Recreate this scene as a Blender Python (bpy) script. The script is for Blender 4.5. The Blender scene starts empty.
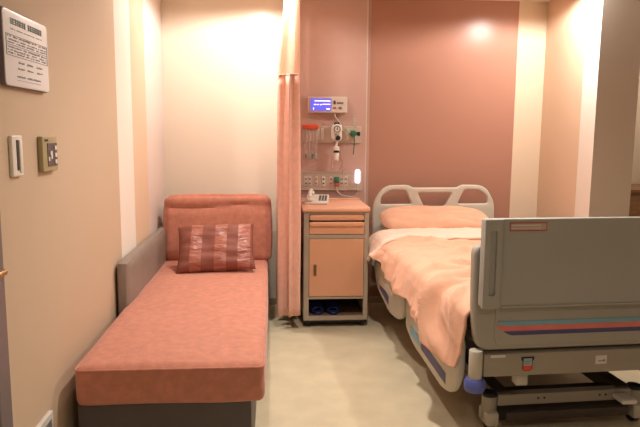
import bpy, bmesh, math, random
from mathutils import Vector, Matrix, noise
random.seed(7)
C = bpy.context.scene.collection
PI = math.pi

# ------------------------------------------------------------------ materials
def s2l(c):
    return tuple(((v / 255) / 12.92 if v / 255 <= .04045 else ((v / 255 + .055) / 1.055) ** 2.4) for v in c)

def base_mat(name):
    m = bpy.data.materials.new(name); m.use_nodes = True
    nt = m.node_tree
    return m, nt, nt.nodes['Principled BSDF'], nt.nodes

def mat(name, rgb, rough=.6, metal=0, var=.05, scale=8, bump=0, bscale=60, spec=.5, sheen=0, coords='Object', stretch=None, alpha=1, trans=0, coat=0):
    """plain procedural material: colour with a soft noise variation and an optional bump"""
    m, nt, b, N = base_mat(name)
    col = s2l(rgb)
    tc = N.new('ShaderNodeTexCoord')
    src = tc.outputs[coords]
    if stretch:
        mp = N.new('ShaderNodeMapping'); mp.inputs['Scale'].default_value = stretch
        nt.links.new(src, mp.inputs['Vector']); src = mp.outputs['Vector']
    nz = N.new('ShaderNodeTexNoise'); nz.inputs['Scale'].default_value = scale; nz.inputs['Detail'].default_value = 4
    nt.links.new(src, nz.inputs['Vector'])
    rp = N.new('ShaderNodeValToRGB')
    lo = [max(0, c * (1 - var * 1.6)) for c in col]; hi = [min(1, c * (1 + var * 1.6)) for c in col]
    rp.color_ramp.elements[0].position = .3; rp.color_ramp.elements[1].position = .7
    rp.color_ramp.elements[0].color = (*lo, 1); rp.color_ramp.elements[1].color = (*hi, 1)
    nt.links.new(nz.outputs['Fac'], rp.inputs['Fac']); nt.links.new(rp.outputs['Color'], b.inputs['Base Color'])
    b.inputs['Roughness'].default_value = rough; b.inputs['Metallic'].default_value = metal
    b.inputs['Specular IOR Level'].default_value = spec
    if sheen: b.inputs['Sheen Weight'].default_value = sheen
    if coat: b.inputs['Coat Weight'].default_value = coat; b.inputs['Coat Roughness'].default_value = .25
    if trans: b.inputs['Transmission Weight'].default_value = trans
    if alpha < 1: b.inputs['Alpha'].default_value = alpha
    if bump:
        n2 = N.new('ShaderNodeTexNoise'); n2.inputs['Scale'].default_value = bscale; n2.inputs['Detail'].default_value = 6
        nt.links.new(src, n2.inputs['Vector'])
        bp = N.new('ShaderNodeBump'); bp.inputs['Strength'].default_value = bump; bp.inputs['Distance'].default_value = .01
        nt.links.new(n2.outputs['Fac'], bp.inputs['Height']); nt.links.new(bp.outputs['Normal'], b.inputs['Normal'])
    return m

def stripe_mat(name, axis, stops, rough=.75):
    """wall paint in vertical bands: stops = [(coordinate, rgb), ...] along a world axis, each colour holds up to the next stop"""
    m, nt, b, N = base_mat(name)
    g = N.new('ShaderNodeNewGeometry'); sp = N.new('ShaderNodeSeparateXYZ')
    nt.links.new(g.outputs['Position'], sp.inputs[0])
    lo, hi = stops[0][0] - 1, stops[-1][0] + 1
    mr = N.new('ShaderNodeMapRange'); mr.inputs[1].default_value = lo; mr.inputs[2].default_value = hi
    nt.links.new(sp.outputs[axis], mr.inputs[0])
    rp = N.new('ShaderNodeValToRGB'); rp.color_ramp.interpolation = 'CONSTANT'
    els = rp.color_ramp.elements
    while len(els) > 1: els.remove(els[-1])
    els[0].position = 0; els[0].color = (*s2l(stops[0][1]), 1)
    for c, rgb in stops[1:]:
        e = els.new((c - lo) / (hi - lo)); e.color = (*s2l(rgb), 1)
    nt.links.new(mr.outputs[0], rp.inputs['Fac']); nt.links.new(rp.outputs['Color'], b.inputs['Base Color'])
    b.inputs['Roughness'].default_value = rough; b.inputs['Specular IOR Level'].default_value = .3
    n2 = N.new('ShaderNodeTexNoise'); n2.inputs['Scale'].default_value = 90
    bp = N.new('ShaderNodeBump'); bp.inputs['Strength'].default_value = .04; bp.inputs['Distance'].default_value = .01
    nt.links.new(g.outputs['Position'], n2.inputs['Vector'])
    nt.links.new(n2.outputs['Fac'], bp.inputs['Height']); nt.links.new(bp.outputs['Normal'], b.inputs['Normal'])
    return m

def glow(name, rgb, strength):
    m, nt, b, N = base_mat(name)
    b.inputs['Base Color'].default_value = (*s2l(rgb), 1)
    b.inputs['Emission Color'].default_value = (*s2l(rgb), 1); b.inputs['Emission Strength'].default_value = strength
    return m

M = {}
WHITE_WALL = (240, 227, 209); TAN = (204, 179, 152); PEACH = (220, 190, 162); CREAM = (228, 208, 184); PINKW = (232, 217, 208)
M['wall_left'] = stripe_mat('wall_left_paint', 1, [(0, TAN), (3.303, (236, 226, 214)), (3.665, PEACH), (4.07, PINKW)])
M['wall_back'] = stripe_mat('wall_back_paint', 0, [(-1, WHITE_WALL), (.16, (200, 162, 150)), (.742, (182, 134, 115)), (1.907, CREAM)], rough=.26)
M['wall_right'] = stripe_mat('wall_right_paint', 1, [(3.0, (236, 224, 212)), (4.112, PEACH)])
M['wall_plain'] = mat('wall_plain_paint', (200, 188, 174), .8, var=.02, scale=2, bump=.04, bscale=90)
M['ceiling'] = mat('ceiling_paint', (232, 222, 208), .9, var=.02, scale=2)
M['floor'] = mat('floor_vinyl', (212, 199, 168), .42, var=.05, scale=6, bump=.03, bscale=25)
M['skirting'] = mat('skirting_vinyl', (196, 180, 152), .5, var=.03)
M['panel'] = mat('headwall_laminate', (202, 166, 154), .5, var=.02)
M['steel'] = mat('brushed_aluminium', (196, 186, 174), .4, metal=.5, var=.04)
M['suede'] = mat('terracotta_suede', (196, 128, 106), .85, var=.07, scale=26, bump=.2, bscale=120, sheen=.25, spec=.2)
M['vinyl'] = mat('grey_brown_vinyl', (140, 127, 116), .5, var=.04, bump=.1, bscale=220)
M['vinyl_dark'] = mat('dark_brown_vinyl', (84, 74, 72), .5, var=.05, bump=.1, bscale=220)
M['satin_dark'] = mat('brown_satin', (128, 62, 48), .55, var=.08, scale=30, bump=.15, bscale=150)
M['orange_lam'] = mat('peach_laminate', (226, 166, 130), .45, var=.02, scale=3)
M['peach_top'] = mat('peach_moulded_top', (236, 178, 146), .45, var=.02, scale=3)
M['greige'] = mat('greige_metal', (176, 160, 140), .5, var=.03)
M['cab_in'] = mat('cabinet_inside', (112, 88, 66), .7, var=.04)
M['black'] = mat('black_plastic', (26, 24, 24), .5, var=.1)
M['dark_hole'] = mat('dark_socket', (50, 42, 38), .7)
M['bed_plastic'] = mat('bed_plastic', (196, 188, 172), .45, var=.02, scale=3)
M['head_plastic'] = mat('headboard_plastic', (208, 200, 186), .45, var=.02, scale=3)
M['foot_plastic'] = mat('footboard_plastic', (166, 164, 156), .45, var=.02, scale=3)
M['foot_low'] = mat('footboard_lower_plastic', (166, 160, 149), .5, var=.02, scale=3)
M['bed_metal'] = mat('bed_painted_steel', (160, 150, 136), .45, metal=.1, var=.03)
M['bed_dark'] = mat('bed_dark_steel', (74, 64, 56), .5, metal=.2, var=.08)
M['teal'] = mat('teal_stripe', (124, 170, 188), .5); M['red'] = mat('red_stripe', (220, 124, 114), .5)
M['navy'] = mat('navy_stripe', (80, 76, 118), .5)
M['blue_bumper'] = mat('blue_rubber', (86, 96, 170), .5, var=.05)
M['linen'] = mat('peach_linen', (232, 178, 148), .85, var=.03, scale=12, bump=.12, bscale=45, sheen=.2, spec=.2)
M['linen_pale'] = mat('pale_linen', (244, 216, 196), .85, var=.02, scale=12, bump=.12, bscale=45, sheen=.2, spec=.2)
M['white_sheet'] = mat('white_sheet', (238, 226, 214), .85, var=.02, bump=.1)
M['white_plastic'] = mat('white_plastic', (232, 224, 212), .4, var=.02)
M['cream_plastic'] = mat('cream_plastic', (214, 199, 186), .45, var=.02)
M['olive_plastic'] = mat('olive_plastic', (168, 152, 112), .5, var=.04)
M['sign_white'] = mat('sign_white', (226, 222, 222), .4, var=.01)
M['sign_edge'] = mat('sign_purple_grey_edge', (120, 106, 116), .5)
M['ink'] = mat('ink', (128, 130, 134), .7); M['ink_green'] = mat('ink_green', (128, 146, 138), .7)
M['grey'] = mat('grey_plastic', (120, 116, 114), .5)
M['key_dark'] = mat('keypad_dark', (78, 70, 74), .4)
M['orange_red'] = mat('orange_red_plastic', (222, 84, 44), .5)
M['clear'] = mat('clear_plastic', (225, 205, 200), .15, alpha=.18)
M['clear_tube'] = mat('clear_tubing', (226, 190, 174), .25, alpha=.6)
M['green'] = mat('green_plastic', (52, 112, 84), .4)
M['pale_green'] = mat('pale_green_plastic', (168, 190, 160), .4)
M['sock_beige'] = mat('socket_beige', (198, 180, 164), .5)
M['brass'] = mat('brass', (176, 140, 92), .35, metal=.7)
M['slipper'] = mat('navy_rubber', (30, 40, 98), .4, var=.1); M['slipper_in'] = mat('navy_insole', (18, 22, 50), .7)
M['wood'] = mat('brown_wood', (140, 100, 66), .5, var=.18, scale=5, stretch=(2, 2, 14))
M['door'] = mat('door_olive_laminate', (140, 126, 84), .5, var=.05, scale=3)
M['frame_grey'] = mat('frame_grey_paint', (124, 112, 110), .45, var=.03)
M['sticker_white'] = mat('sticker_white', (214, 206, 196), .5)
M['sticker_pink'] = mat('sticker_pink', (196, 164, 150), .5)
M['sticker_red'] = mat('sticker_red', (176, 78, 72), .5)
M['sticker_blue'] = mat('sticker_blue', (150, 170, 178), .5)
M['sticker_orange'] = mat('sticker_orange', (222, 70, 44), .5)
M['curtain'] = mat('peach_curtain_cloth', (242, 188, 168), .85, var=.04, scale=30, bump=.1, bscale=150, sheen=.15, spec=.2)
M['screen'] = glow('blue_lcd', (84, 78, 232), 1.1)
M['screen_white'] = glow('lcd_white_text', (214, 214, 255), 1.5)
M['lamp_glow'] = glow('lamp_glow', (240, 236, 255), .9)
M['lamp_disc'] = glow('downlight_disc', (255, 226, 180), 14)

# mesh top of the curtain: an open net, threads let light through
def net_mat():
    m, nt, b, N = base_mat('curtain_net')
    b.inputs['Base Color'].default_value = (*s2l((246, 214, 190)), 1); b.inputs['Roughness'].default_value = .9
    tc = N.new('ShaderNodeTexCoord'); mp = N.new('ShaderNodeMapping'); mp.inputs['Scale'].default_value = (260, 260, 260)
    ck = N.new('ShaderNodeTexWave'); ck.inputs['Scale'].default_value = .5; ck.bands_direction = 'Z'
    nt.links.new(tc.outputs['Object'], mp.inputs[0]); nt.links.new(mp.outputs[0], ck.inputs[0])
    tr = N.new('ShaderNodeBsdfTransparent'); tl = N.new('ShaderNodeBsdfTranslucent'); tl.inputs[0].default_value = (*s2l((246, 214, 190)), 1)
    m1 = N.new('ShaderNodeMixShader'); m1.inputs[0].default_value = .4
    nt.links.new(b.outputs[0], m1.inputs[1]); nt.links.new(tl.outputs[0], m1.inputs[2])
    mr = N.new('ShaderNodeMapRange'); mr.inputs[3].default_value = .25; mr.inputs[4].default_value = .6
    nt.links.new(ck.outputs['Fac'], mr.inputs[0])
    m2 = N.new('ShaderNodeMixShader')
    nt.links.new(mr.outputs[0], m2.inputs[0]); nt.links.new(m1.outputs[0], m2.inputs[1]); nt.links.new(tr.outputs[0], m2.inputs[2])
    nt.links.new(m2.outputs[0], N['Material Output'].inputs[0])
    return m
M['net'] = net_mat()

# throw pillow: broad satin bands
def pillow_mat():
    m, nt, b, N = base_mat('striped_satin')
    tc = N.new('ShaderNodeTexCoord'); sp = N.new('ShaderNodeSeparateXYZ'); nt.links.new(tc.outputs['Object'], sp.inputs[0])
    mr = N.new('ShaderNodeMapRange'); mr.inputs[1].default_value = -.255; mr.inputs[2].default_value = .255
    nt.links.new(sp.outputs[0], mr.inputs[0])
    rp = N.new('ShaderNodeValToRGB'); rp.color_ramp.interpolation = 'CONSTANT'
    e = rp.color_ramp.elements
    d, l = (*s2l((134, 74, 60)), 1), (*s2l((164, 100, 84)), 1)
    e[0].position = 0; e[0].color = d; e[1].position = .19; e[1].color = l
    for p, c in ((.33, d), (.49, l), (.64, d), (.78, l), (.93, d)):
        x = e.new(p); x.color = c
    nt.links.new(mr.outputs[0], rp.inputs[0]); nt.links.new(rp.outputs[0], b.inputs['Base Color'])
    r2 = N.new('ShaderNodeValToRGB'); r2.color_ramp.interpolation = 'CONSTANT'
    e = r2.color_ramp.elements; D, L = (.7, .7, .7, 1), (.38, .38, .38, 1)
    e[0].position = 0; e[0].color = D; e[1].position = .19; e[1].color = L
    for p, c in ((.33, D), (.49, L), (.64, D), (.78, L), (.93, D)):
        x = e.new(p); x.color = c
    nt.links.new(mr.outputs[0], r2.inputs[0]); nt.links.new(r2.outputs[0], b.inputs['Roughness'])
    mp = N.new('ShaderNodeMapping'); mp.inputs['Scale'].default_value = (4, 4, 13); mp.inputs['Rotation'].default_value = (0, .25, 0)
    nz = N.new('ShaderNodeTexNoise'); nz.inputs['Scale'].default_value = 1.6; nz.inputs['Detail'].default_value = 3
    nt.links.new(tc.outputs['Object'], mp.inputs[0]); nt.links.new(mp.outputs[0], nz.inputs[0])
    bp = N.new('ShaderNodeBump'); bp.inputs['Distance'].default_value = .04
    ms = N.new('ShaderNodeMapRange'); ms.inputs[1].default_value = .7; ms.inputs[2].default_value = .38; ms.inputs[3].default_value = .06; ms.inputs[4].default_value = .9
    nt.links.new(r2.outputs[0], ms.inputs[0]); nt.links.new(ms.outputs[0], bp.inputs['Strength'])
    nt.links.new(nz.outputs['Fac'], bp.inputs['Height']); nt.links.new(bp.outputs['Normal'], b.inputs['Normal'])
    return m
M['stripe_pillow'] = pillow_mat()

# ------------------------------------------------------------------ object helpers
def link(o, parent=None):
    C.objects.link(o)
    if parent: o.parent = parent
    return o

def tag(o, label=None, cat=None, group=None, kind=None):
    if label: o['label'] = label
    if cat: o['category'] = cat
    if group: o['group'] = group
    if kind: o['kind'] = kind
    return o

def thing(name, label, cat, loc=(0, 0, 0), rz=0, group=None):
    o = bpy.data.objects.new(name, None); o.empty_display_size = .1
    o.location = loc; o.rotation_euler = (0, 0, rz)
    link(o); return tag(o, label, cat, group)

def obj(name, bm, m, parent=None, smooth=False):
    me = bpy.data.meshes.new(name)
    bmesh.ops.recalc_face_normals(bm, faces=bm.faces)
    bm.to_mesh(me); bm.free()
    for mm in (m if isinstance(m, (list, tuple)) else [m]): me.materials.append(M[mm])
    if smooth:
        for p in me.polygons: p.use_smooth = True
        try: me.set_sharp_from_angle(angle=math.radians(38))
        except Exception: pass
    return link(bpy.data.objects.new(name, me), parent)

def struct(name, bm, m, smooth=False):
    return tag(obj(name, bm, m, None, smooth), kind='structure')

def B(): return bmesh.new()

def box(bm, x0, x1, y0, y1, z0, z1, bev=0, seg=2):
    t = bmesh.new()
    bmesh.ops.create_cube(t, size=1)
    for v in t.verts:
        v.co = Vector(((x0 + x1) / 2 + v.co.x * (x1 - x0), (y0 + y1) / 2 + v.co.y * (y1 - y0), (z0 + z1) / 2 + v.co.z * (z1 - z0)))
    if bev: bmesh.ops.bevel(t, geom=t.edges[:], offset=bev, segments=seg, profile=.5, affect='EDGES')
    return merge(bm, t)

def merge(bm, t, mtx=None):
    if mtx is not None: bmesh.ops.transform(t, matrix=mtx, verts=t.verts)
    me = bpy.data.meshes.new('tmp'); t.to_mesh(me); t.free()
    bm.from_mesh(me); bpy.data.meshes.remove(me)
    return bm

def cyl(bm, p0, p1, r0, r1=None, seg=20, bev=0):
    p0, p1 = Vector(p0), Vector(p1); d = p1 - p0
    t = bmesh.new()
    bmesh.ops.create_cone(t, cap_ends=True, segments=seg, radius1=r0, radius2=r0 if r1 is None else r1, depth=d.length)
    if bev:
        es = [e for e in t.edges if any(len(f.verts) > 4 for f in e.link_faces)]
        bmesh.ops.bevel(t, geom=es, offset=bev, segments=2, profile=.5, affect='EDGES')
    q = Vector((0, 0, 1)).rotation_difference(d.normalized())
    return merge(bm, t, Matrix.Translation((p0 + p1) / 2) @ q.to_matrix().to_4x4())

def tube(bm, pts, r, seg=8, sub=5):
    """smooth tube through points"""
    P = [Vector(p) for p in pts]
    if sub > 1 and len(P) > 2:
        out = []
        for i in range(len(P) - 1):
            a, b, c, d = P[max(i - 1, 0)], P[i], P[i + 1], P[min(i + 2, len(P) - 1)]
            for k in range(sub):
                t = k / sub
                out.append(.5 * ((2 * b) + (c - a) * t + (2 * a - 5 * b + 4 * c - d) * t * t + (3 * b - a - 3 * c + d) * t ** 3))
        P = out + [P[-1]]
    rings = []
    up = Vector((0, 0, 1))
    for i, p in enumerate(P):
        d = (P[min(i + 1, len(P) - 1)] - P[max(i - 1, 0)]).normalized()
        a = d.cross(up)
        if a.length < .05: a = d.cross(Vector((1, 0, 0)))
        a.normalize(); b = d.cross(a).normalized(); up = -b if b.z < 0 else b
        rings.append([bm.verts.new(p + r * (math.cos(2 * PI * k / seg) * a + math.sin(2 * PI * k / seg) * b)) for k in range(seg)])
    for i in range(len(rings) - 1):
        for k in range(seg):
            bm.faces.new((rings[i][k], rings[i][(k + 1) % seg], rings[i + 1][(k + 1) % seg], rings[i + 1][k]))
    bm.faces.new(rings[0]); bm.faces.new(rings[-1])
    return bm

def lathe(bm, prof, c=(0, 0, 0), seg=24, axis='z'):
    rings = []
    for r, z in prof:
        ring = []
        for k in range(seg):
            a = 2 * PI * k / seg
            p = (r * math.cos(a), r * math.sin(a), z)
            if axis == 'y': p = (p[0], -p[2], p[1])     # profile grows towards -Y (out of the back wall)
            if axis == 'x': p = (p[2], p[0], p[1])
            ring.append(bm.verts.new((p[0] + c[0], p[1] + c[1], p[2] + c[2])))
        rings.append(ring)
    for i in range(len(rings) - 1):
        for k in range(seg):
            bm.faces.new((rings[i][k], rings[i][(k + 1) % seg], rings[i + 1][(k + 1) % seg], rings[i + 1][k]))
    bm.faces.new(rings[0]); bm.faces.new(rings[-1])
    return bm

def round_poly(pts, r, n=5):
    """round the corners of a polygon; pts may carry their own radius as a third value"""
    out = []
    k = len(pts)
    for i in range(k):
        p = Vector(pts[i][:2]); a = Vector(pts[i - 1][:2]); b = Vector(pts[(i + 1) % k][:2])
        rr = pts[i][2] if len(pts[i]) > 2 else r
        if rr <= 0: out.append(p); continue
        u = (a - p); v = (b - p)
        d = min(rr, u.length * .45, v.length * .45)
        s, e = p + u.normalized() * d, p + v.normalized() * d
        for j in range(n + 1):
            t = j / n
            out.append((1 - t) ** 2 * s + 2 * t * (1 - t) * p + t * t * e)
    return out

def plate(outlines, depth, bev=.004, res=2, frame='xz'):
    """flat plate with holes: outlines are 2-D rings (first is outer); extruded +-depth/2 with rounded edges. Returns bmesh.
    frame 'xz': (x,z) with thickness along y; 'yz': (y,z) with thickness along x; 'xy': thickness along z."""
    cu = bpy.data.curves.new('t', 'CURVE'); cu.dimensions = '2D'; cu.fill_mode = 'BOTH'
    cu.extrude = max(depth / 2 - bev, .0001); cu.bevel_depth = bev; cu.bevel_resolution = res; cu.offset = -bev
    for ring in outlines:
        sp = cu.splines.new('POLY'); sp.points.add(len(ring) - 1)
        for i, p in enumerate(ring): sp.points[i].co = (p[0], p[1], 0, 1)
        sp.use_cyclic_u = True
    o = bpy.data.objects.new('t', cu); C.objects.link(o)
    dg = bpy.context.evaluated_depsgraph_get()
    me = bpy.data.meshes.new_from_object(o.evaluated_get(dg))
    bm = bmesh.new(); bm.from_mesh(me)
    bmesh.ops.remove_doubles(bm, verts=bm.verts, dist=1e-5)
    bpy.data.meshes.remove(me); bpy.data.objects.remove(o); bpy.data.curves.remove(cu)
    for v in bm.verts:
        x, y, z = v.co
        v.co = {'xz': (x, z, y), 'yz': (z, x, y), 'xy': (x, y, z)}[frame]
    return bm

def shift(bm, d):
    bmesh.ops.translate(bm, vec=Vector(d), verts=bm.verts); return bm

def rrect(x0, x1, y0, y1, r): return round_poly([(x0, y0), (x1, y0), (x1, y1), (x0, y1)], r)

def grid(bm, fn, nu, nv, mat_fn=None):
    vs = [[bm.verts.new(fn(i / nu, j / nv)) for j in range(nv + 1)] for i in range(nu + 1)]
    for i in range(nu):
        for j in range(nv):
            f = bm.faces.new((vs[i][j], vs[i + 1][j], vs[i + 1][j + 1], vs[i][j + 1]))
            if mat_fn: f.material_index = mat_fn(i / nu, j / nv)
    return vs

def interp(x, tab):
    if x <= tab[0][0]: return tab[0][1]
    for (a, va), (b, vb) in zip(tab, tab[1:]):
        if x <= b:
            t = (x - a) / (b - a); t = t * t * (3 - 2 * t)
            return va + (vb - va) * t
    return tab[-1][1]

def soft_block(x0, x1, y0, y1, z0, z1, r, n=(10, 10, 4), puff=.0, wob=.0, seed=0.):
    """upholstered block: rounded box whose faces bulge and wobble a little"""
    bm = bmesh.new()
    c = Vector(((x0 + x1) / 2, (y0 + y1) / 2, (z0 + z1) / 2)); h = Vector(((x1 - x0) / 2, (y1 - y0) / 2, (z1 - z0) / 2))
    idx = {}
    def vert(i, j, k):
        key = (i, j, k)
        if key in idx: return idx[key]
        u = Vector((2 * i / n[0] - 1, 2 * j / n[1] - 1, 2 * k / n[2] - 1))
        # denser rings near the edges
        w = Vector([math.sin(a * PI / 2) * .55 + a * .45 for a in u])
        p = Vector([w[q] * h[q] for q in range(3)])
        inner = Vector([max(h[q] - r, 0) for q in range(3)])
        core = Vector([max(-inner[q], min(inner[q], p[q])) for q in range(3)])
        d = p - core
        if d.length > 1e-9: p = core + d.normalized() * min(r, max(abs(d.x), abs(d.y), abs(d.z)))
        for q in range(3):
            o = [t for t in range(3) if t != q]
            if abs(u[q]) > .999:
                s = (1 - u[o[0]] ** 2) * (1 - u[o[1]] ** 2)
                p[q] += math.copysign(puff * s ** .6 if s > 0 else 0, u[q])
        if wob:
            nv = noise.noise_vector((p + c) * 5 + Vector((seed, seed, seed)))
            p += nv * wob
        idx[key] = bm.verts.new(c + p); return idx[key]
    for a in range(3):
        b, d = [(1, 2), (0, 2), (0, 1)][a]
        for side in (0, n[a]):
            for i in range(n[b]):
                for j in range(n[d]):
                    q = []
                    for di, dj in ((0, 0), (1, 0), (1, 1), (0, 1)):
                        k = [0, 0, 0]; k[a] = side; k[b] = i + di; k[d] = j + dj
                        q.append(vert(*k))
                    bm.faces.new(q)
    return bm

def pad(w, h, t, n=28, wob=.006, seed=0, soft=0, wr=0):
    """pillow in the XZ plane centred on the origin, thickness along Y, pinched edges, pointed corners"""
    bm = bmesh.new()
    def pos(u, v, s):
        a, b = 2 * u - 1, 2 * v - 1
        th = t / 2 * max(0, (1 - a ** 4) * (1 - b ** 4)) ** .55
        pin = 1 - .05 * (1 - a * a) * abs(b) ** 3; pinx = 1 - .05 * (1 - b * b) * abs(a) ** 3
        if soft: pin = 1 - soft * a ** 6; pinx = 1 - soft * .6 * b ** 4
        x = a * w / 2 * pinx; z = b * h / 2 * pin
        th *= 1 + wr * noise.noise(Vector((x * 9 + seed, z * 22, s)))
        e = noise.noise_vector(Vector((x * 6, z * 6, seed + s))) * wob
        return Vector((x, s * th, z)) + e * (1 if th > .001 else .3)
    f = [[None] * (n + 1) for _ in range(n + 1)]; g = [[None] * (n + 1) for _ in range(n + 1)]
    for i in range(n + 1):
        for j in range(n + 1):
            u, v = i / n, j / n
            u = .5 - .5 * math.cos(PI * u) * (.6) + (u - .5) * .4 if 0 < i < n else u
            v = .5 - .5 * math.cos(PI * v) * (.6) + (v - .5) * .4 if 0 < j < n else v
            f[i][j] = bm.verts.new(pos(u, v, -1))
            g[i][j] = f[i][j] if i in (0, n) or j in (0, n) else bm.verts.new(pos(u, v, 1))
    for i in range(n):
        for j in range(n):
            bm.faces.new((f[i][j], f[i + 1][j], f[i + 1][j + 1], f[i][j + 1]))
            if len({g[i][j], g[i + 1][j], g[i + 1][j + 1], g[i][j + 1]}) == 4 and not (f[i][j] is g[i][j] and f[i+1][j] is g[i+1][j] and f[i+1][j+1] is g[i+1][j+1] and f[i][j+1] is g[i][j+1]):
                bm.faces.new((g[i][j], g[i][j + 1], g[i + 1][j + 1], g[i + 1][j]))
    return bm

# ------------------------------------------------------------------ camera (1.35 m above the floor, looking at the head wall)
f_px = 610.0
yaw, pit, roll = math.radians(4.613), math.radians(7.481), .008
F = Vector((math.sin(yaw) * math.cos(pit), math.cos(yaw) * math.cos(pit), -math.sin(pit)))
Rv = Vector((math.cos(yaw), -math.sin(yaw), 0)); Dn = F.cross(Rv)
cr, sr = math.cos(roll), math.sin(roll)
right = cr * Rv - sr * Dn; down = sr * Rv + cr * Dn
cam = bpy.data.cameras.new('camera'); co = bpy.data.objects.new('camera', cam); C.objects.link(co)
cam.sensor_fit = 'HORIZONTAL'; cam.sensor_width = 36; cam.lens = 36 * f_px / 640; cam.clip_start = .05
mx = Matrix((right, -down, -F)).transposed().to_4x4(); mx.translation = (0, 0, 1.35)
co.matrix_world = mx
bpy.context.scene.camera = co

# ------------------------------------------------------------------ room
XL, YB, ZC = -.805, 4.73, 2.37
XR, YR = 2.135, 3.92            # right wall pier: inner face, front face
b = B(); box(b, -1.0, 3.5, -1.4, 4.95, -.1, 0); struct('floor', b, 'floor')
b = B(); box(b, -1.0, 3.5, -1.4, 4.95, ZC, ZC + .1); struct('ceiling', b, 'ceiling')
b = B(); box(b, XL - .15, XL, 1.80, 4.9, 0, ZC); box(b, XL - .15, XL, -1.3, .9, 0, ZC); box(b, XL - .15, XL, 0.9, 1.80, 2.08, ZC); struct('wall_left', b, 'wall_left')
b = B(); box(b, XL, 3.4, YB, YB + .15, 0, ZC); struct('wall_back', b, 'wall_back')
b = B(); box(b, XR, XR + .283, YR, YB, 0, ZC); struct('wall_right', b, ['wall_right', 'wall_plain'])
w = bpy.data.objects['wall_right']
for p in w.data.polygons:
    if p.normal.x > -.5: p.material_index = 1
b = B(); box(b, 3.3, 3.45, -1.3, YB, 0, ZC); struct('wall_alcove', b, 'wall_plain')
b = B(); box(b, XL, 3.3, -1.4, -1.25, 0, ZC); struct('wall_front', b, 'wall_plain')
b = B(); box(b, XL, .16, YB - .012, YB, 0, .055, .004); struct('baseboard_back', b, 'skirting')
b = B(); box(b, XL, XL + .01, 1.9, YB - .012, 0, .055, .003); struct('baseboard_left', b, 'skirting')
b = B(); box(b, .742, XR, YB - .012, YB, 0, .055, .004); struct('baseboard_bed', b, 'skirting')
# padded laminate head-wall strip with a pale edge
b = B(); box(b, .16, .724, YB - .03, YB, 0, ZC); struct('trim_1', b, 'panel')
b = B(); box(b, .724, .734, YB - .032, YB, 0, ZC, .002); struct('trim_2', b, 'cream_plastic')
# door and frame at the left edge
b = B(); box(b, XL - .05, XL - .012, 0.95, 1.76, .01, 2.03, .004)
d1 = struct('door_1', b, 'door')
b = B()
lathe(b, [(.026, 0), (.026, .006), (.012, .008), (.012, .03)], (XL - .012, 1.71, .945), 18, 'x')
tube(b, [(XL + .02, 1.71, .945), (XL + .035, 1.72, .945), (XL + .04, 1.75, .947), (XL + .036, 1.795, .945)], .009, 10)
obj('door_handle', b, 'brass', d1, True)
b = B(); box(b, XL - .1, XL + .018, 1.755, 1.835, 0, 2.12, .004); box(b, XL - .1, XL + .018, .87, .95, 0, 2.12, .004); box(b, XL - .1, XL + .018, 0.95, 1.755, 2.04, 2.12, .004)
struct('trim_3', b, 'frame_grey')

# ------------------------------------------------------------------ wall fittings on the left wall
def bar(bm, y0, y1, z0, z1, x, t=.0012): box(bm, x, x + t, y0, y1, z0, z1)

sg = thing('wall_sign', 'white round-cornered notice board with printed lines high on the tan wall', 'sign', (XL, 2.10, 1.600))
sw_, sh_ = .182, .116
obj('backing', shift(plate([rrect(-sw_, sw_, -sh_, sh_, .02)], .016, .003, 2, 'yz'), (.008, 0, 0)), 'sign_edge', sg, True)
obj('face', shift(plate([rrect(-sw_ + .003, sw_ - .002, -sh_ + .003, sh_ - .003, .018)], .004, .0012, 2, 'yz'), (.0172, 0, 0)), 'sign_white', sg, True)
b = B(); X = .0192
rnd = random.Random(3)
for k in range(15):                                                    # heading: one block of strokes per character
    y = -.128 + k * .0172
    if k == 7: continue
    for q in range(3): bar(b, y, y + .013, .073 + q * .0065, .0755 + q * .0065 + rnd.random() * .0015, X)
    for q in range(2): yy = y + rnd.random() * .01; bar(b, yy, yy + .0026, .072, .091, X)
    if k in (6, 14): obj('heading', b, 'ink_green', sg); b = B()
b = B()
def scribble(y0, y1, z, h, step=.006, dens=.75):
    y = y0
    while y < y1:
        l = step * (.5 + rnd.random())
        if rnd.random() < dens: bar(b, y, min(y + l * .8, y1), z - h * rnd.random() * .4, z + h * (.3 + .4 * rnd.random()), X, .0008)
        y += l
scribble(-.128, .13, .058, .0035)
for z in (.04, -.022): bar(b, -.165, .17, z - .0008, z + .0008, X)
bar(b, -.165, -.163, -.022, .04, X); bar(b, .168, .17, -.022, .04, X); bar(b, -.165, .17, .009, .0104, X)
for z, h in ((.034, .006), (.024, .005), (.016, .005), (.002, .006), (-.007, .005), (-.015, .005)): scribble(-.155, .16, z, h, .009)
for y in (-.085, -.01, .07):
    scribble(y, y + .05, -.04, .007, .008, .9); scribble(y, y + .05, -.058, .006, .008, .9)
scribble(-.095, -.03, -.083, .007, .006, .95); scribble(-.015, .1, -.083, .007, .006, .95)
bar(b, -.095, .1, -.094, -.093, X)
obj('print', b, 'ink', sg)

sw = thing('wall_switch', 'tall white wall switch with a dark centre slot beside the door', 'switch', (XL, 1.995, 1.272))
obj('plate', shift(plate([rrect(-.040, .040, -.064, .064, .006)], .012, .003, 2, 'yz'), (.006, 0, 0)), 'white_plastic', sw, True)
b = B(); box(b, .012, .0135, -.010, .004, -.045, .05); obj('slot', b, 'dark_hole', sw)
b = B(); box(b, .012, .016, .008, .03, -.052, .05, .002); obj('rocker', b, 'white_plastic', sw, True)

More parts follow.
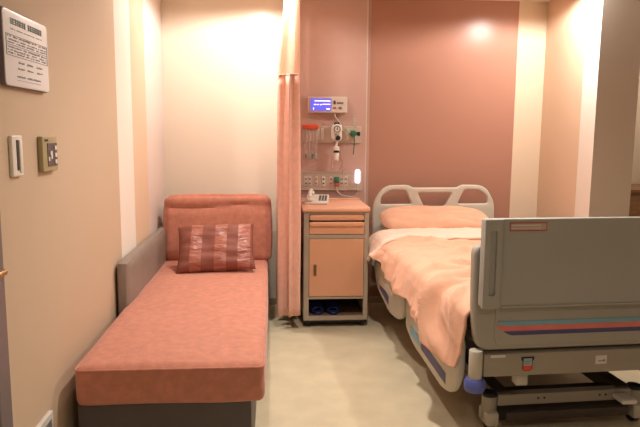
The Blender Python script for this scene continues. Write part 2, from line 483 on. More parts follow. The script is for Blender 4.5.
kp = thing('wall_keypad', 'olive wall control with a dark six-button pad under the notice board', 'keypad', (XL, 2.262, 1.27))
obj('case', shift(plate([rrect(-.072, .072, -.062, .062, .006)], .018, .003, 2, 'yz'), (.009, 0, 0)), 'olive_plastic', kp, True)
b = B(); box(b, .018, .020, -.03, .066, -.044, .038, .0008); obj('button_pad', b, 'key_dark', kp)
for (y, z, wd) in ((.046, .02, .009), (.046, -.006, .009), (.046, -.03, .009), (.0, .002, .009), (.004, -.012, .006), (-.022, -.018, .006)):
    b = B(); box(b, .020, .023, y - wd, y + wd, z - .007, z + .008, .001); obj('button', b, 'white_plastic', kp)
b = B(); box(b, .0182, .0195, -.05, -.02, .044, .052); obj('indicator', b, 'dark_hole', kp)

sk = thing('wall_socket', 'pale wall socket low on the tan wall next to the sofa end', 'socket', (XL, 2.10, .295))
obj('plate', shift(plate([rrect(-.068, .068, -.055, .055, .006)], .016, .003, 2, 'yz'), (.008, 0, 0)), 'sticker_white', sk, True)
b = B(); box(b, .016, .0175, -.045, .045, -.03, .03); obj('outlet_insert', b, 'grey', sk)

# ------------------------------------------------------------------ sofa bed
sf = thing('sofa_bed', 'terracotta suede single sofa bed on a dark vinyl base by the left wall', 'sofa', (-.40, 3.3, 0))
def L(bm): return shift(bm, (.40, -3.3, 0))
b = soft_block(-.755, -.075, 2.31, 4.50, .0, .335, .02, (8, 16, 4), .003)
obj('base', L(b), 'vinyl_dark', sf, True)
b = soft_block(-.748, -.030, 2.285, 4.28, .300, .460, .024, (20, 44, 8), .010, .004, 3.)
obj('seat_cushion', L(b), 'suede', sf, True)
b = B()
for zz in (.447,):
    pts = [(p.x, p.y, zz) for p in round_poly([(-.030, 4.2, 0), (-.029, 2.283), (-.749, 2.283), (-.748, 4.2, 0)], .03, 6)]
    tube(b, pts, .004, 6, 1)
obj('piping', L(b), 'suede', bpy.data.objects['seat_cushion'], True)
b = soft_block(-.37, .365, -.09, .09, -.235, .232, .035, (24, 8, 20), .018, .008, 9.)
for v in b.verts:                                                     # crease that runs under the top edge
    v.co.y += .016 * math.exp(-((v.co.z - .150 - .012 * math.sin(v.co.x * 9)) / .02) ** 2) if v.co.y < 0 else 0
bmesh.ops.transform(b, matrix=Matrix.Translation((-.375, 4.37, .665)) @ Matrix.Rotation(math.radians(-12), 4, 'X'), verts=b.verts)
obj('back_cushion', L(b), 'suede', sf, True)
b = soft_block(-.76, -.03, 4.50, 4.62, .06, .80, .02, (8, 4, 8), .004)
obj('backrest_board', L(b), 'vinyl', sf, True)
b = soft_block(-.797, -.735, 3.14, 4.50, .20, .682, .018, (4, 20, 8), .004)
obj('armrest', L(b), 'vinyl', sf, True)

tp = pad(.50, .36, .13, 34, .008, 2, wr=.25)
bmesh.ops.transform(tp, matrix=Matrix.Rotation(math.radians(-44), 4, 'X') @ Matrix.Rotation(math.radians(-3), 4, 'Y'), verts=tp.verts)
o = obj('throw_pillow', tp, 'stripe_pillow', None, True)
o.location = (-.358, 3.945, .608)
tag(o, 'brown throw pillow with shiny and matt stripes leaning on the sofa backrest', 'pillow')

# ------------------------------------------------------------------ privacy curtain
ct = thing('privacy_curtain', 'peach hospital curtain with a pale net top bunched between sofa and bedside cabinet', 'curtain', (.118, 4.3, 0))
def cur(z):
    def fn(u):
        a = interp(z, [(0, .082), (1.0, .080), (1.73, .072), (2.3, .05)])
        ph = u * 2 * PI * 5.5
        x = a * math.sin(ph) * (.82 + .18 * math.sin(u * 17)) + (.0 if z < 1.7 else .022 * (z - 1.7) / .6)
        y = -.27 + .54 * u + .022 * math.sin(2 * ph)
        w = .006 * noise.noise(Vector((u * 14, z * 2.2, 1)))
        return Vector((x + w, y + w, z))
    return fn
b = B(); grid(b, lambda u, v: cur(.105 + v * 1.625 + .012 * math.sin(u * 34) * (1 - v))(u), 150, 24)
o = obj('drape', b, 'curtain', ct, True); md = o.modifiers.new('s', 'SOLIDIFY'); md.thickness = .003
b = B(); grid(b, lambda u, v: cur(1.725 + v * .605)(u), 150, 10)
obj('net_top', b, 'net', ct, True)
b = B()
for k in range(151): pass
tube(b, [cur(1.73)(k / 150) for k in range(151)], .005, 6, 1); obj('seam', b, 'curtain', ct, True)
b = B(); box(b, .103, .133, -.6 + 0, YB, 2.335, ZC, .003); struct('trim_4', b, 'steel')

# ------------------------------------------------------------------ bedside cabinet
NX0, NX1, NY0, NY1 = .222, .672, 4.12, 4.60
nt_ = thing('bedside_cabinet', 'peach and beige hospital bedside cabinet with a telephone on top', 'cabinet', ((NX0 + NX1) / 2, (NY0 + NY1) / 2, 0))
nc = Vector(((NX0 + NX1) / 2, (NY0 + NY1) / 2, 0))
def Nn(bm): return shift(bm, -nc)
b = B()
box(b, NX0, NX0 + .018, NY0 + .02, NY1, .055, .815, .002); box(b, NX1 - .018, NX1, NY0 + .02, NY1, .055, .815, .002)
box(b, NX0 + .018, NX1 - .018, NY1 - .012, NY1, .055, .815)
obj('body', Nn(b), 'greige', nt_)
b = B()                                                                # face frame
for x0, x1 in ((NX0, NX0 + .036), (NX1 - .032, NX1)): box(b, x0, x1, NY0, NY0 + .022, .052, .818, .003)
for z0, z1 in ((.052, .082), (.205, .222), (.632, .66), (.80, .818)): box(b, NX0 + .036, NX1 - .032, NY0 + .003, NY0 + .022, z0, z1)
obj('face_frame', Nn(b), 'greige', nt_)
b = B(); box(b, NX0 + .018, NX1 - .018, NY0 + .022, NY1 - .012, .208, .218); box(b, NX0 + .018, NX1 - .018, NY0 + .022, NY1 - .012, .064, .08)
obj('shelf', Nn(b), 'cab_in', nt_)
top = soft_block(NX0 - .012, NX1 + .008, NY0 - .02, NY1 + .01, .818, .852, .012, (10, 10, 5), 0)
obj('top', Nn(top), 'peach_top', nt_, True)
b = B()
box(b, NX0 - .006, NX1 + .002, NY1 - .012, NY1 + .006, .85, .862, .004)
obj('top_rim', Nn(b), 'peach_top', bpy.data.objects['top'], True)
ix0, ix1 = NX0 + .038, NX1 - .034
b = soft_block(ix0, ix1, NY0 - .012, NY0 + .015, .758, .798, .012, (8, 4, 5)); obj('pull_out_board', Nn(b), 'orange_lam', nt_, True)
b = B(); box(b, ix0, ix1, NY0 - .002, NY0 + .015, .664, .745, .003)
dr = obj('drawer', Nn(b), 'orange_lam', nt_)
b = soft_block(ix0, ix1, NY0 - .018, NY0 + .0, .718, .75, .009, (8, 4, 5)); obj('drawer_grip', Nn(b), 'orange_lam', dr, True)
b = B(); box(b, ix0, ix1, NY0 - .002, NY0 + .015, .225, .629, .003)
dd = obj('cabinet_door', Nn(b), 'orange_lam', nt_)
b = plate([rrect(ix0 + .028, ix0 + .052, .37, .455, .004), rrect(ix0 + .033, ix0 + .047, .376, .449, .003)], .006, .001)
obj('handle', Nn(shift(b, (0, NY0 - .004, 0))), 'brass', dd)
b = B(); box(b, ix0 + .033, ix0 + .047, NY0 - .0032, NY0 - .001, .376, .449); obj('handle_recess', Nn(b), 'cab_in', dd)
b = B(); box(b, NX0 + .004, NX1 - .004, NY0 + .01, NY1 - .01, .034, .053, .003); obj('plinth', Nn(b), 'black', nt_)
for x in (NX0 + .035, NX1 - .035):
    for y in (NY0 + .04, NY1 - .04):
        b = B(); cyl(b, (x - .012, y, .0205), (x + .012, y, .0205), .0205, None, 18, .003); box(b, x - .016, x + .016, y - .016, y + .016, .026, .036, .003)
        obj('caster', Nn(b), 'black', nt_, True)

# slippers in the open bottom compartment
def slipper(name, x, y, rz, label):
    s = thing(name, label, 'slipper', (x, y, .0805), rz, 'pair of slippers in the bedside cabinet')
    out = [Vector((.05 * math.sin(a) * (1 + .12 * math.cos(a)), .118 * math.cos(a) + .0)) for a in [2 * PI * k / 28 for k in range(28)]]
    obj('sole', shift(plate([out], .022, .006, 2, 'xy'), (0, 0, .011)), 'slipper', s, True)
    inn = [p * .86 for p in out]
    obj('insole', shift(plate([inn], .003, .001, 1, 'xy'), (0, 0, .0235)), 'slipper_in', s, True)
    b = B()
    def fn(u, v):
        y = -.085 + .1 * v; wd = .049 * math.sqrt(max(.05, 1 - (y / .118) ** 2)); a = PI * u
        return Vector((-wd * 1.08 * math.cos(a), y, .016 + (.034 + .026 * v) * math.sin(a) ** .8))
    grid(b, fn, 18, 10)
    st = obj('strap', b, 'slipper', s, True); m_ = st.modifiers.new('s', 'SOLIDIFY'); m_.thickness = .004
    return s
slipper('slipper', .32, 4.262, .06, 'navy rubber slipper in the cabinet bottom, the one nearer the curtain')
slipper('slipper', .44, 4.262, -.05, 'navy rubber slipper in the cabinet bottom, the one nearer the bed')

# telephone
ph = thing('telephone', 'white desk telephone with dark keys on the bedside cabinet', 'telephone', (.33, 4.34, .853), math.radians(-8))
b = B()
prof = [(-.085, 0), (.095, 0), (.095, .05), (.08, .056), (-.085, .018)]
rr = round_poly(prof, .006, 3)
pb = plate([rr], .16, .004, 2, 'yz'); obj('base', pb, 'white_plastic', ph, True)
for r_ in range(4):
    for c_ in range(3):
        y = -.05 + r_ * .028; z = .018 + (y + .085) * .0382 / .165 + .002 + .0022
        b = B(); box(b, .012 + c_ * .021, .028 + c_ * .021, y - .008, y + .008, z - .004, z + .004, .002); obj('key', b, 'grey', ph)
b = B(); tube(b, [(-.05, -.08, .05), (-.05, -.04, .07), (-.05, .03, .086), (-.05, .085, .086)], .014, 10)
lathe(b, [(.02, .0), (.024, .006), (.022, .02), (.01, .026)], (-.05, -.075, .026), 14); lathe(b, [(.02, .0), (.024, .006), (.022, .02), (.01, .026)], (-.05, .082, .058), 14)
obj('handset', b, 'white_plastic', ph, True)
b = B(); pts = []
for k in range(90):
    t = k / 89; a = t * 2 * PI * 14
    cx = -.08 - .05 * math.sin(t * PI); cy = -.07 + .10 * t
    pts.append((cx + .006 * math.cos(a), cy, .008 + .006 * math.sin(a)))
tube(b, pts, .0018, 5, 1); obj('cord', b, 'cream_plastic', ph, True)

# ------------------------------------------------------------------ head-wall equipment (front of the laminate strip at YP)
YP = YB - .03
mo = thing('wall_monitor', 'cream wall unit with a glowing blue screen above the medical outlets', 'monitor', (.427, YP, 1.565))
obj('case', shift(plate([rrect(-.148, .148, -.06, .06, .008)], .05, .005), (0, -.025, 0)), 'cream_plastic', mo, True)
b = B(); box(b, -.136, .03, -.0515, -.05, -.049, .049, .0006); obj('bezel', b, 'steel', mo)
b = B(); box(b, -.128, .024, -.0535, -.0515, -.043, .043, .0006); sc = obj('screen', b, 'screen', mo)
b = B()
for x0, x1, z0, z1 in ((-.1, .02, .024, .031), (-.105, -.085, -.003, .004), (-.08, -.066, -.003, .004), (-.058, -.045, -.004, .004), (-.04, .02, .0, .006), (-.11, -.104, -.038, -.022), (-.01, .016, -.036, -.027)):
    box(b, x0, x1, -.0545, -.0535, z0, z1)
obj('screen_text', b, 'screen_white', sc)
for x, z, w_, h_, m_ in ((.052, .018, .008, .013, 'key_dark'), (.095, .014, .024, .007, 'grey'), (.052, -.022, .01, .006, 'sticker_red'), (.095, -.024, .012, .008, 'grey')):
    b = B(); box(b, x - w_, x + w_, -.054, -.05, z - h_, z + h_, .001); obj('button', b, m_, mo)
b = B(); tube(b, [(.055, -.03, -.058), (.06, -.05, -.09), (.085, -.05, -.12), (.105, -.04, -.15), (.11, -.02, -.19), (.11, -.012, -.215)], .0035, 6); obj('cable', b, 'white_plastic', mo, True)

rail_ = thing('service_plate', 'long beige service plate holding the gas fittings above the cabinet', 'panel', (.464, YP, 1.342))
obj('plate', shift(plate([rrect(-.226, .226, -.064, .064, .004)], .014, .003), (0, -.007, 0)), 'sock_beige', rail_, True)
for x in (-.105, -.075, .12):
    b = B(); box(b, x - .011, x + .011, -.022, -.014, -.042, .046, .002); obj('outlet_cover', b, 'cream_plastic', rail_)
YQ = YP - .0142
# suction pouch
sp_ = thing('suction_tubing_bag', 'clear bag of tubing with an orange red top on the service plate', 'medical supply', (.298, YQ - .002, 1.40))
b = B(); box(b, -.06, .062, -.03, -.001, -.018, .016, .005); obj('header', b, 'orange_red', sp_, True)
bg = pad(.115, .24, .045, 16, .004, 4); shift(bg, (.004, -.024, -.135)); obj('pouch', bg, 'clear', sp_, True)
for k, x in enumerate((-.035, -.01, .015, .036)):
    b = B(); tube(b, [(x, -.02, -.03), (x + .006, -.026, -.1), (x - .004, -.03, -.16), (x + .004, -.026, -.215)], .005, 6); tb = obj('tubing', b, 'clear_tube', sp_, True)
    b = B(); cyl(b, (x + .004, -.026, -.205), (x + .006, -.026, -.24), .008, .006, 10); obj('tube_tip', b, 'pale_green' if k % 2 else 'green', tb, True)
b = B(); tube(b, [(-.02, -.02, -.23), (-.05, -.02, -.26), (-.03, -.02, -.3), (.03, -.02, -.3), (.06, -.02, -.26), (.05, -.02, -.2)], .003, 6); obj('loop', b, 'clear_tube', sp_, True)
# suction regulator with collection jar
rg = thing('suction_regulator', 'white suction regulator with a round gauge and black knob', 'medical gauge', (.497, YQ, 1.375))
b = soft_block(-.042, .042, -.06, 0, -.085, .045, .03, (8, 6, 8)); obj('body', b, 'white_plastic', rg, True)
b = B(); lathe(b, [(.036, .05), (.038, .075), (.033, .078)], (0, 0, .008), 28, 'y'); gg = obj('gauge', b, 'white_plastic', rg, True)
b = plate([[(.027 * math.cos(2 * PI * k / 28), .027 * math.sin(2 * PI * k / 28)) for k in range(28)], [(.019 * math.cos(2 * PI * k / 28), .019 * math.sin(2 * PI * k / 28)) for k in range(28)]], .002, .0004)
obj('dial_ring', shift(b, (0, -.0792, .008)), 'grey', gg)
b = B(); cyl(b, (0, -.078, .008), (0, -.083, .008), .005); box(b, -.002, .002, -.0815, -.0785, .008, .024); obj('pointer', b, 'dark_hole', gg)
b = B(); cyl(b, (.008, -.055, -.058), (.008, -.088, -.058), .02, .017, 20, .003); obj('knob', b, 'black', rg, True)
b = B(); cyl(b, (-.02, -.04, .05), (.02, -.04, .05), .01, None, 14, .002); obj('mount_cap', b, 'black', rg, True)
b = B(); lathe(b, [(.008, -.085), (.008, -.12), (.02, -.125), (.024, -.14), (.024, -.152)], (0, -.04, 0), 20); obj('jar_neck', b, 'white_plastic', rg, True)
b = B(); cyl(b, (0, -.04, -.152), (0, -.04, -.17), .02, None, 20, .002); obj('jar_band', b, 'black', rg, True)
b = B(); lathe(b, [(.019, -.17), (.021, -.18), (.019, -.225), (.01, -.235)], (0, -.04, 0), 20); obj('jar', b, 'white_plastic', rg, True)
b = B(); tube(b, [(.018, -.05, -.16), (.04, -.05, -.2), (.045, -.04, -.26), (.01, -.03, -.31), (-.035, -.03, -.27), (-.03, -.035, -.2)], .003, 6); obj('tubing', b, 'clear_tube', rg, True)
# oxygen flowmeter
fm = thing('oxygen_flowmeter', 'green oxygen flowmeter with a clear upright tube near the rose wall', 'medical gauge', (.628, YQ, 1.352))
b = B(); cyl(b, (0, 0, 0), (0, -.05, 0), .026, .022, 24, .004); obj('adapter', b, 'green', fm, True)
b = B(); cyl(b, (.0, -.03, 0), (.05, -.035, -.004), .012, .016, 16, .002); obj('knob', b, 'black', fm, True)
b = B(); cyl(b, (.004, -.045, .015), (.004, -.045, .135), .015, .013, 18, .003); obj('flow_tube', b, 'clear', fm, True)
b = B(); cyl(b, (.004, -.045, .02), (.004, -.045, .12), .004, None, 8); obj('float_stem', b, 'pale_green', fm, True)
b = B(); tube(b, [(-.02, -.03, 0), (-.045, -.035, .015), (-.05, -.035, .03)], .007, 8); obj('nozzle', b, 'pale_green', fm, True)
b = B(); tube(b, [(.002, -.045, -.02), (.004, -.045, -.08), (.0, -.03, -.16)], .004, 6); obj('outlet_tube', b, 'green', fm, True)
b = B(); tube(b, [(-.05, -.03, -.005), (-.075, -.02, -.1), (-.078, -.02, -.24), (-.076, -.02, -.36), (-.06, -.03, -.46)], .0025, 6); obj('thin_line', b, 'clear_tube', fm, True)

# lower outlet strip
os_ = thing('outlet_strip', 'beige strip of power sockets on the head wall just above the telephone', 'socket panel', (.461, YP, .985))
obj('plate', shift(plate([rrect(-.238, .238, -.07, .07, .004)], .016, .003), (0, -.008, 0)), 'sock_beige', os_, True)
b = B()
for z in (.067, -.067): box(b, -.238, .238, -.02, -.016, z - .004, z + .004, .001)
obj('edge_trim', b, 'steel', os_)
for k, x in enumerate((-.195, -.165, -.115, -.058, .0, .085, .115)):
    b = B(); box(b, x - .013, x + .013, -.02, -.016, -.036, .036, .002); so = obj('socket', b, 'cream_plastic' if k != 3 else 'white_plastic', os_)
    for z in (-.018, .016):
        b = B(); box(b, x - .007, x + .007, -.0212, -.02, z - .006, z + .006, .0005)
        obj('slot', b, {2: 'brass', 4: 'sticker_red', 3: 'dark_hole'}.get(k, 'grey'), so)
pl = thing('power_plug', 'dark green and red plug pushed into the socket strip', 'plug', (.503, YP - .0165, .985))
b = B(); box(b, -.019, .019, -.03, 0, -.012, .034, .004); obj('body', b, 'green', pl, True)
b = B(); box(b, -.02, .02, -.028, 0, -.038, -.013, .004); obj('collar', b, 'sticker_red', pl, True)
b = B(); tube(b, [(.0, -.02, -.038), (.004, -.025, -.07), (.03, -.03, -.1), (.1, -.03, -.118), (.16, -.02, -.125)], .004, 6); obj('cord', b, 'cream_plastic', pl, True)
# glowing hand-held call light on the right end
cl = thing('call_light', 'glowing white call light hanging at the right end of the socket strip', 'lamp', (.664, YP - .0165, 1.02))
b = soft_block(-.022, .022, -.04, -.004, -.052, .058, .017, (6, 6, 10)); obj('lens', b, 'lamp_glow', cl, True)
b = B(); box(b, -.014, .014, -.012, 0, -.05, .05, .003); obj('bracket', b, 'cream_plastic', cl)
b = B(); tube(b, [(0, -.02, -.05), (-.004, -.022, -.08), (.004, -.02, -.11), (-.01, -.018, -.14)], .0035, 6); obj('cord', b, 'cream_plastic', cl, True)

# ------------------------------------------------------------------ hospital bed (local frame: x across, y from foot to head)
BO = Vector((1.366, 2.483, 0)); BR = math.radians(3)
bed = thing('hospital_bed', 'beige hospital bed with slotted headboard, striped footboard and lowered side rails', 'bed', BO, BR)
# headboard
def mir(p): return [(-x, z) for x, z in reversed(p)]
hb = round_poly([(-.485, .33, .03), (-.485, .83, .10), (-.40, .962, .09), (-.215, .966, .02), (-.175, .944, .015), (.175, .944, .015), (.215, .966, .02), (.40, .962, .09), (.485, .83, .10), (.485, .33, .03)], .03)
hl = round_poly([(-.428, .818, .02), (-.42, .88, .05), (-.35, .927, .04), (-.232, .927, .02), (-.182, .818, .02)], .02)
hm = round_poly([(-.138, .905, .02), (.138, .905, .02), (.085, .80, .02), (-.085, .80, .02)], .02)
obj('headboard', shift(plate([hb, hl, hm, mir(hl)], .04, .012, 3), (0, 2.12, 0)), 'head_plastic', bed, True)
# footboard: lower moulding
fb = round_poly([(-.50, .437, .06), (-.522, .60, .1), (-.528, .897, .05), (.528, .897, .05), (.522, .60, .1), (.50, .437, .06)], .05)
fo = obj('footboard', plate([fb], .05, .014, 3), 'foot_low', bed, True)
b = plate([round_poly([(-.425, .46), (-.425, .655), (.425, .655), (.425, .46)], .04)], .012, .005)
obj('raised_field', shift(b, (0, -.026, 0)), 'foot_low', fo, True)
yF = -.0335
def stripe(name, z0, z1, x0, m):
    bb = plate([round_poly([(x0, z1, 0), (.40, z1, 0), (.40, z0, 0), (x0 + .03, z0, .01), (x0, (z0 + z1) / 2 + .006, .01)], 0)], .002, .0004)
    return obj(name, shift(bb, (0, yF, 0)), m, fo)
stripe('teal_stripe', .548, .567, -.412, 'teal'); stripe('red_stripe', .524, .548, -.418, 'red'); stripe('navy_stripe', .505, .524, -.385, 'navy')
# front board stored in front of the footboard
tb = plate([round_poly([(-.512, .645), (-.512, 1.012), (.512, 1.012), (.512, .645)], .008)], .034, .004)
tp_ = obj('tray_board', shift(tb, (0, -.062, 0)), 'foot_plastic', bed, True)
sl = rrect(-.486, -.459, .695, .965, .013)
b = plate([round_poly([(-.512, .64), (-.512, 1.012), (-.434, 1.012), (-.434, .64)], .006), sl], .016, .004)
obj('grip_strip', shift(b, (0, -.084, 0)), 'foot_plastic', tp_, True)
b = plate([rrect(.434, .512, .64, 1.012, .006), [(-x, z) for x, z in reversed(sl)]], .016, .004)
obj('grip_strip', shift(b, (0, -.084, 0)), 'foot_plastic', tp_, True)
b = B(); box(b, -.425, .425, -.0835, -.078, .64, .648, .002); obj('lower_lip', b, 'foot_plastic', tp_)
b = B(); box(b, -.402, -.245, -.0806, -.079, .963, .995); lb = obj('label_sticker', b, 'sticker_pink', tp_)
b = B()
for x0, x1, z0, z1 in ((-.404, -.243, .993, .997), (-.404, -.243, .961, .965), (-.404, -.401, .961, .997), (-.246, -.243, .961, .997)): box(b, x0, x1, -.0812, -.079, z0, z1)
obj('label_border', b, 'sticker_red', lb)
b = B(); box(b, -.396, -.27, -.081, -.0805, .982, .988); box(b, -.396, -.268, -.081, -.0805, .971, .975); obj('label_print', b, 'sticker_white', lb)
# foot rail with corner bumper
b = soft_block(-.47, .47, -.035, .035, .322, .425, .008, (8, 4, 4)); fr = obj('foot_rail', b, 'bed_metal', bed, True)
for sx in (-1, 1):
    b = B(); cyl(b, (sx * .50, -.02, .315), (sx * .50, -.02, .442), .029, None, 24, .004); obj('roller_post', b, 'bed_plastic', bed, True)
    b = B(); lathe(b, [(.02, .245), (.04, .25), (.046, .265), (.046, .288), (.038, .304)], (sx * .50, -.02, .012), 26); obj('bumper', b, 'blue_bumper', bed, True)
b = B(); box(b, -.44, -.375, -.0365, -.035, .409, .421); obj('white_label', b, 'sticker_white', fr)
b = B(); box(b, .04, .092, -.0365, -.035, .362, .4); st = obj('rating_label', b, 'sticker_white', fr)
b = B(); box(b, .052, .082, -.0372, -.0365, .374, .378); box(b, .076, .084, -.0372, -.0365, .373, .383); obj('rating_print', b, 'ink', st)
ic = plate([round_poly([(-.302, .408, 0), (-.302, .396, .004), (-.295, .388, 0), (-.295, .345, .012), (-.251, .345, .012), (-.251, .388, 0), (-.244, .396, .004), (-.244, .408, 0)], 0)], .002, .0003)
st = obj('load_sticker', shift(ic, (0, -.0358, 0)), 'black', fr)
b = B(); box(b, -.292, -.254, -.0374, -.0368, .369, .401); obj('sticker_panel', b, 'sticker_blue', st)
b = B(); box(b, -.292, -.254, -.0374, -.0368, .348, .369); obj('sticker_panel', b, 'sticker_orange', st)
b = B(); box(b, -.287, -.26, -.0378, -.0374, .386, .39); box(b, -.287, -.266, -.0378, -.0374, .377, .38); obj('sticker_print', b, 'ink', st)
b = B(); box(b, -.302, -.248, .0, .05, .262, .324, .006); obj('lift_block', b, 'bed_plastic', bed, True)
# deck and under-frame
b = B(); box(b, -.45, .45, .03, 2.09, .42, .475, .006); obj('deck', b, 'bed_metal', bed)
for sx in (-1, 1):
    b = B(); box(b, sx * .40 - .025, sx * .40 + .025, .04, 2.08, .34, .42, .004); obj('side_beam', b, 'bed_dark', bed)
    b = B(); box(b, sx * .30 - .035, sx * .30 + .035, .13, 1.98, .120, .178, .004); obj('base_beam', b, 'bed_dark', bed)
    for y in (.55, 1.5):
        b = B(); tube(b, [(sx * .22, y, .15), (sx * .33, y + .25, .40)], .022, 10, 1); obj('lift_arm', b, 'bed_dark', bed, True)
    for y in (.14, 1.95):
        b = B(); cyl(b, (sx * .36, y, .05), (sx * .36, y, .165), .034, None, 22, .003); po = obj('caster_post', b, 'bed_metal', bed, True)
        b = B(); lathe(b, [(.036, .163), (.036, .174), (.03, .18)], (sx * .36, y, 0), 22); obj('post_cap', b, 'black', po, True)
        b = B(); cyl(b, (sx * .36 - .016, y - .0, .045), (sx * .36 + .016, y - .0, .045), .045, None, 26, .006); obj('caster_wheel', b, 'black', bed, True)
        b = B(); box(b, sx * .36 - .03, sx * .36 + .03, y - .055, y + .055, .03, .10, .014); obj('caster_fork', b, 'bed_plastic', bed, True)
b = B(); box(b, -.328, .328, .115, .165, .118, .170, .004); be = obj('end_beam', b, 'bed_metal', bed)
for x in (-.135, -.105, .17, .2):
    b = B(); cyl(b, (x, .116, .148), (x, .1125, .148), .005, None, 10); obj('bolt', b, 'black', be)
b = B(); box(b, -.265, .265, .165, .26, .13, .145, .002); obj('end_plate', b, 'bed_dark', bed)
b = B(); box(b, -.265, .265, .62, .72, .12, .175, .004); obj('cross_beam', b, 'bed_dark', bed)
b = B(); box(b, -.265, .265, 1.6, 1.68, .12, .175, .004); obj('cross_beam', b, 'bed_dark', bed)
b = B(); box(b, -.325, .325, .17, .19, .018, .118, .003); obj('base_shade_panel', b, 'bed_dark', bed)  # dark panel added as shade, hides the lit floor gap below the beam
b = B(); box(b, -.30, .30, .08, .11, .055, .10, .006); obj('brake_bar', b, 'bed_dark', bed, True)
b = soft_block(.225, .30, .02, .11, .135, .158, .01, (6, 6, 4)); obj('brake_pedal', b, 'white_plastic', bed, True)
# side rails
def side_rail(sx, outl, st0, st1, split):
    xo = sx * .533
    rl = obj('side_rail', shift(plate([outl], .036, .012, 3, 'yz'), (xo, 0, 0)), 'bed_plastic', bed, True)
    def seg(nm, a, c, m):
        z0, z1 = .0, .052
        def zz(y): return st0[1] + (st1[1] - st0[1]) * (y - st0[0]) / (st1[0] - st0[0])
        ring = [(a, zz(a)), (c, zz(c)), (c, zz(c) + z1), (a, zz(a) + z1)]
        obj(nm, shift(plate([round_poly(ring, .006, 3)], .004, .001, 1, 'yz'), (sx * .551, 0, 0)), m, rl)
    ya, yb = st0[0], st1[0]
    seg('navy_stripe', ya, split - .012, 'navy'); seg('red_stripe', split - .012, split, 'red'); seg('teal_stripe', split, yb, 'teal')
    y0, y1 = min(p[0] for p in outl), max(p[0] for p in outl)
    g = rrect(y0 + .25, y1 - .16, .335, .385, .02)
    obj('grip_recess', shift(plate([g], .008, .003, 2, 'yz'), (sx * .55, 0, 0)), 'head_plastic', rl, True)
    return rl
frail = round_poly([(.90, .47, .05), (.90, .25, .05), (.74, .195, .06), (.25, .155, .06), (.12, .185, .06), (.05, .30, .05), (.05, .47, .05)], .04)
hrail = round_poly([(.95, .47, .05), (.95, .31, .06), (1.06, .235, .06), (1.27, .215, .05), (1.62, .285, .06), (1.74, .40, .05), (1.74, .47, .05)], .04)
for sx in (-1, 1):
    side_rail(sx, frail, (.2, .198), (.79, .245), .60)
    side_rail(sx, hrail, (1.30, .265), (1.62, .32), 1.56)

def Wb(p): return BO + Matrix.Rotation(BR, 3, 'Z') @ Vector(p)

# mattress
b = soft_block(-.44, .44, .04, 2.08, .475, .608, .04, (14, 24, 6), .004)
o = obj('mattress', b, 'white_sheet', None, True); o.location = BO; o.rotation_euler = (0, 0, BR)
tag(o, 'white sheeted mattress on the hospital bed, mostly under the peach blanket', 'mattress')

# blanket
def ridges(x, y, k=1.0):
    p = Vector((x, y, .3))
    w1 = noise.noise(p * 2.1) * .5; w2 = noise.noise(p * 3.3 + Vector((5, 1, 2)))
    h = 0
    sl0 = interp(y, [(0, -.75), (.5, -.55), (1.0, -.1), (1.5, .35)])
    for f, a, sl, off in ((2.1, .034, 0, 0), (3.7, .026, -.2, 1.7), (6.1, .013, .25, .6), (9.5, .007, -.1, 2.2)):
        c = .5 + .5 * math.cos(2 * PI * f * (y + (sl0 + sl) * (x + .45) + .40 * w1 + .12 * w2 + off))
        m = max(0, .55 + 1.2 * noise.noise(p * 2.4 + Vector((off * 3, f, 0))))
        m *= interp(x, [(-.9, 1.3), (-.3, 1.0), (.3, .35)])
        h += a * m * c ** 5
    q = Vector((x * 1.5 + .5 * w1, (y + sl0 * (x + .45)) * 4.2, 2.2))
    for sc_, a in ((1.0, .022), (2.1, .011)):
        h += a * (1 - min(1, abs(noise.noise(q * sc_)) * 2.2)) ** 3
    return h * k

EDGE = [(.03, .42), (.065, .345), (.10, .33), (.30, .36), (.62, .40), (.70, .42), (.75, .45), (.88, .432), (1.1, .448), (1.4, .52), (1.63, .50), (1.80, .46), (1.9, .45)]
def blanket_pt(y, t, edge, lift=0, amp=1.0, top_bulge=0):
    """t 0..1 : right hem -> over the top -> left hem"""
    if t < .12:
        s = t / .12
        x = .575 - .075 * s; z = .45 + .164 * s
    elif t < .66:
        s = (t - .12) / .54
        x = .50 - .92 * s; z = .632
        z -= .02 * (1 - min(1, s / .1)) ** 2
    else:
        s = (t - .66) / .34
        # rounded shoulder, then the drop over the rail
        x0, z0 = -.42, .632
        a = min(1, s / .35)
        sh = math.sin(a * PI / 2)
        x = x0 - .12 * sh; z = z0 - .055 * (1 - math.cos(a * PI / 2))
        if s > .35:
            q = (s - .35) / .65
            x = x0 - .12 - .022 * q ** .7; z = (z0 - .055) + (edge - z0 + .055) * q
    fall = max(0, min(1, (t - .62) / .2))
    r = ridges(x - (t - .66 if t > .66 else 0) * .5, y, amp)
    fold = .016 * math.sin(y * 27 + 3 * noise.noise(Vector((y * 2, t, 4)))) * fall ** 2
    calm = max(.15, min(1, (y - .02) / .16)); r *= calm; fold *= calm
    z += r * (1 - .6 * fall) + lift
    x -= (r * .9 + fold * .5 + .008 - .03 * max(0, 1 - (y - .03) / .09)) * fall
    yy = y + .012 * noise.noise(Vector((x * 5, y * 5, 7))) * (1 if .12 < y < 1.6 else .05)
    return Vector((x, yy, z))
b = B()
Y0, Y1 = .030, 1.60
def bl(u, v):
    y = Y0 + (Y1 - Y0) * u
    # the foot corner is pulled down and inwards
    p = blanket_pt(y, v, interp(y, EDGE), top_bulge=1)
    if y < .16:
        k = 1 - (y - Y0) / (.16 - Y0); p.z -= .02 * k
    return p
grid(b, bl, 170, 160)
o = obj('blanket', b, 'linen', None, True); o.location = BO; o.rotation_euler = (0, 0, BR)
m_ = o.modifiers.new('s', 'SOLIDIFY'); m_.thickness = .012; m_.offset = 1
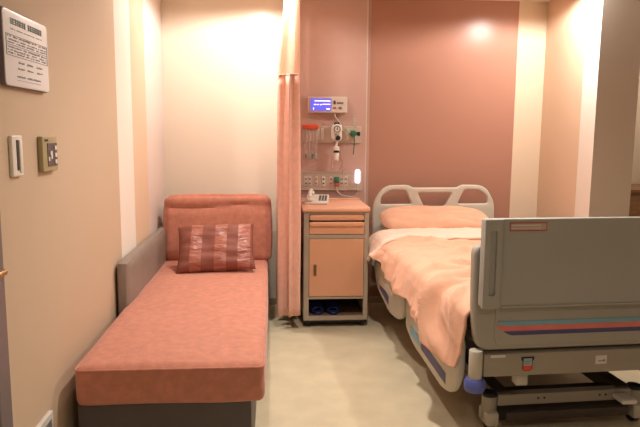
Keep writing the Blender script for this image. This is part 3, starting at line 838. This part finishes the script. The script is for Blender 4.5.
tag(o, 'rumpled peach blanket spread over the hospital bed, hanging over the near rail', 'blanket')
blk = o
b = B()
FE = [(1.45, .53), (1.55, .50), (1.66, .44), (1.78, .385), (1.86, .40), (1.92, .47)]
def fold(u, v):
    y = 1.46 + .29 * u + .05 * max(0, (v - .5)) ** 1 * 2 * u
    y -= .10 * max(0, .5 - v) ** 2
    roll_ = math.sin(PI * min(1, max(0, u))) ** .6
    p = blanket_pt(y, v, interp(y + .06, FE), .012 + .026 * roll_, .7)
    if v > .66:
        q = (v - .66) / .34
        p.x -= .018 * q * (1 + .8 * roll_)
        p.x += .01 * math.sin(u * 9 + q * 2) * q
        p.y += .10 * q * (u - .1)
    return p
grid(b, fold, 34, 90)
o = obj('turned_down_edge', b, 'linen_pale', blk, True); tag(o, 'paler underside folded back')
m_ = o.modifiers.new('s', 'SOLIDIFY'); m_.thickness = .014; m_.offset = 1
# pillow
pw = pad(.82, .335, .14, 34, .010, 11, soft=.22, wr=.3)
bmesh.ops.transform(pw, matrix=Matrix.Translation((-.06, 1.905, .722)) @ Matrix.Rotation(math.radians(-70), 4, 'X') @ Matrix.Rotation(math.radians(.5), 4, 'Y'), verts=pw.verts)
o = obj('bed_pillow', pw, 'linen', None, True); o.location = BO; o.rotation_euler = (0, 0, BR)
tag(o, 'peach bed pillow lying against the slotted headboard', 'pillow')

# ------------------------------------------------------------------ wooden cabinet in the alcove on the right
cb = thing('wooden_cabinet', 'brown wooden cabinet in the alcove right of the wall pier', 'cabinet', (2.85, 4.45, 0))
b = B(); box(b, -.40, .40, -.26, .26, 0, .94, .003); obj('body', b, 'wood', cb)
b = B(); box(b, -.405, .405, -.275, .265, .94, .965, .004); obj('top', b, 'wood', cb)
for sx in (-1, 1):
    b = B(); box(b, sx * .2 - .19, sx * .2 + .19, -.28, -.26, .06, .92, .003); dd = obj('cabinet_door', b, 'wood', cb)
    b = B(); cyl(b, (sx * .04, -.28, .55), (sx * .04, -.305, .55), .012, .015, 14); obj('knob', b, 'brass', dd, True)

# ------------------------------------------------------------------ lamps
def downlight(x, y, label, power, size=2.95, col=(1, .945, .88), z=ZC, blend=.6, rad=.05):
    d = thing('downlight', label, 'ceiling light', (x, y, z), 0, 'recessed ceiling downlights')
    ring = plate([[(.075 * math.cos(2 * PI * k / 32), .075 * math.sin(2 * PI * k / 32)) for k in range(32)], [(.058 * math.cos(2 * PI * k / 32), .058 * math.sin(2 * PI * k / 32)) for k in range(32)]], .012, .003, 2, 'xy')
    obj('ring', shift(ring, (0, 0, -.006)), 'white_plastic', d, True)
    b = B(); cyl(b, (0, 0, -.004), (0, 0, -.001), .058, None, 28); obj('lens', b, 'lamp_disc', d)
    l = bpy.data.lights.new('lamp', 'SPOT'); l.energy = power; l.color = col; l.spot_size = size; l.spot_blend = blend; l.shadow_soft_size = rad
    lo = bpy.data.objects.new('lamp', l); C.objects.link(lo); lo.location = (x, y, z - .02)
downlight(-.07, 4.07, 'recessed downlight in the ceiling over the sofa backrest', 52, blend=.25)
downlight(1.88, 3.92, 'recessed downlight in the ceiling beside the right wall pier', 66, blend=.25)
downlight(.40, 2.6, 'recessed downlight in the ceiling over the floor between sofa and bed', 92, 2.6, blend=1)
downlight(2.9, 4.0, 'added fill downlight, unseen, in the alcove ceiling before the wooden cabinet', 20)  # added lamp out of view, brightens the alcove beyond the pier
downlight(.55, -.2, 'added fill downlight, unseen, in the ceiling nearest the front wall', 34)  # added fill behind the camera, lifts the footboard front
wd = bpy.data.worlds.new('world'); bpy.context.scene.world = wd; wd.use_nodes = True
wd.node_tree.nodes['Background'].inputs[0].default_value = (.03, .025, .02, 1)

sc = bpy.context.scene
sc.view_settings.view_transform = 'Standard'; sc.view_settings.look = 'None'
sc.view_settings.gamma = 1; sc.view_settings.use_curve_mapping = False
sc.view_settings.exposure = .34
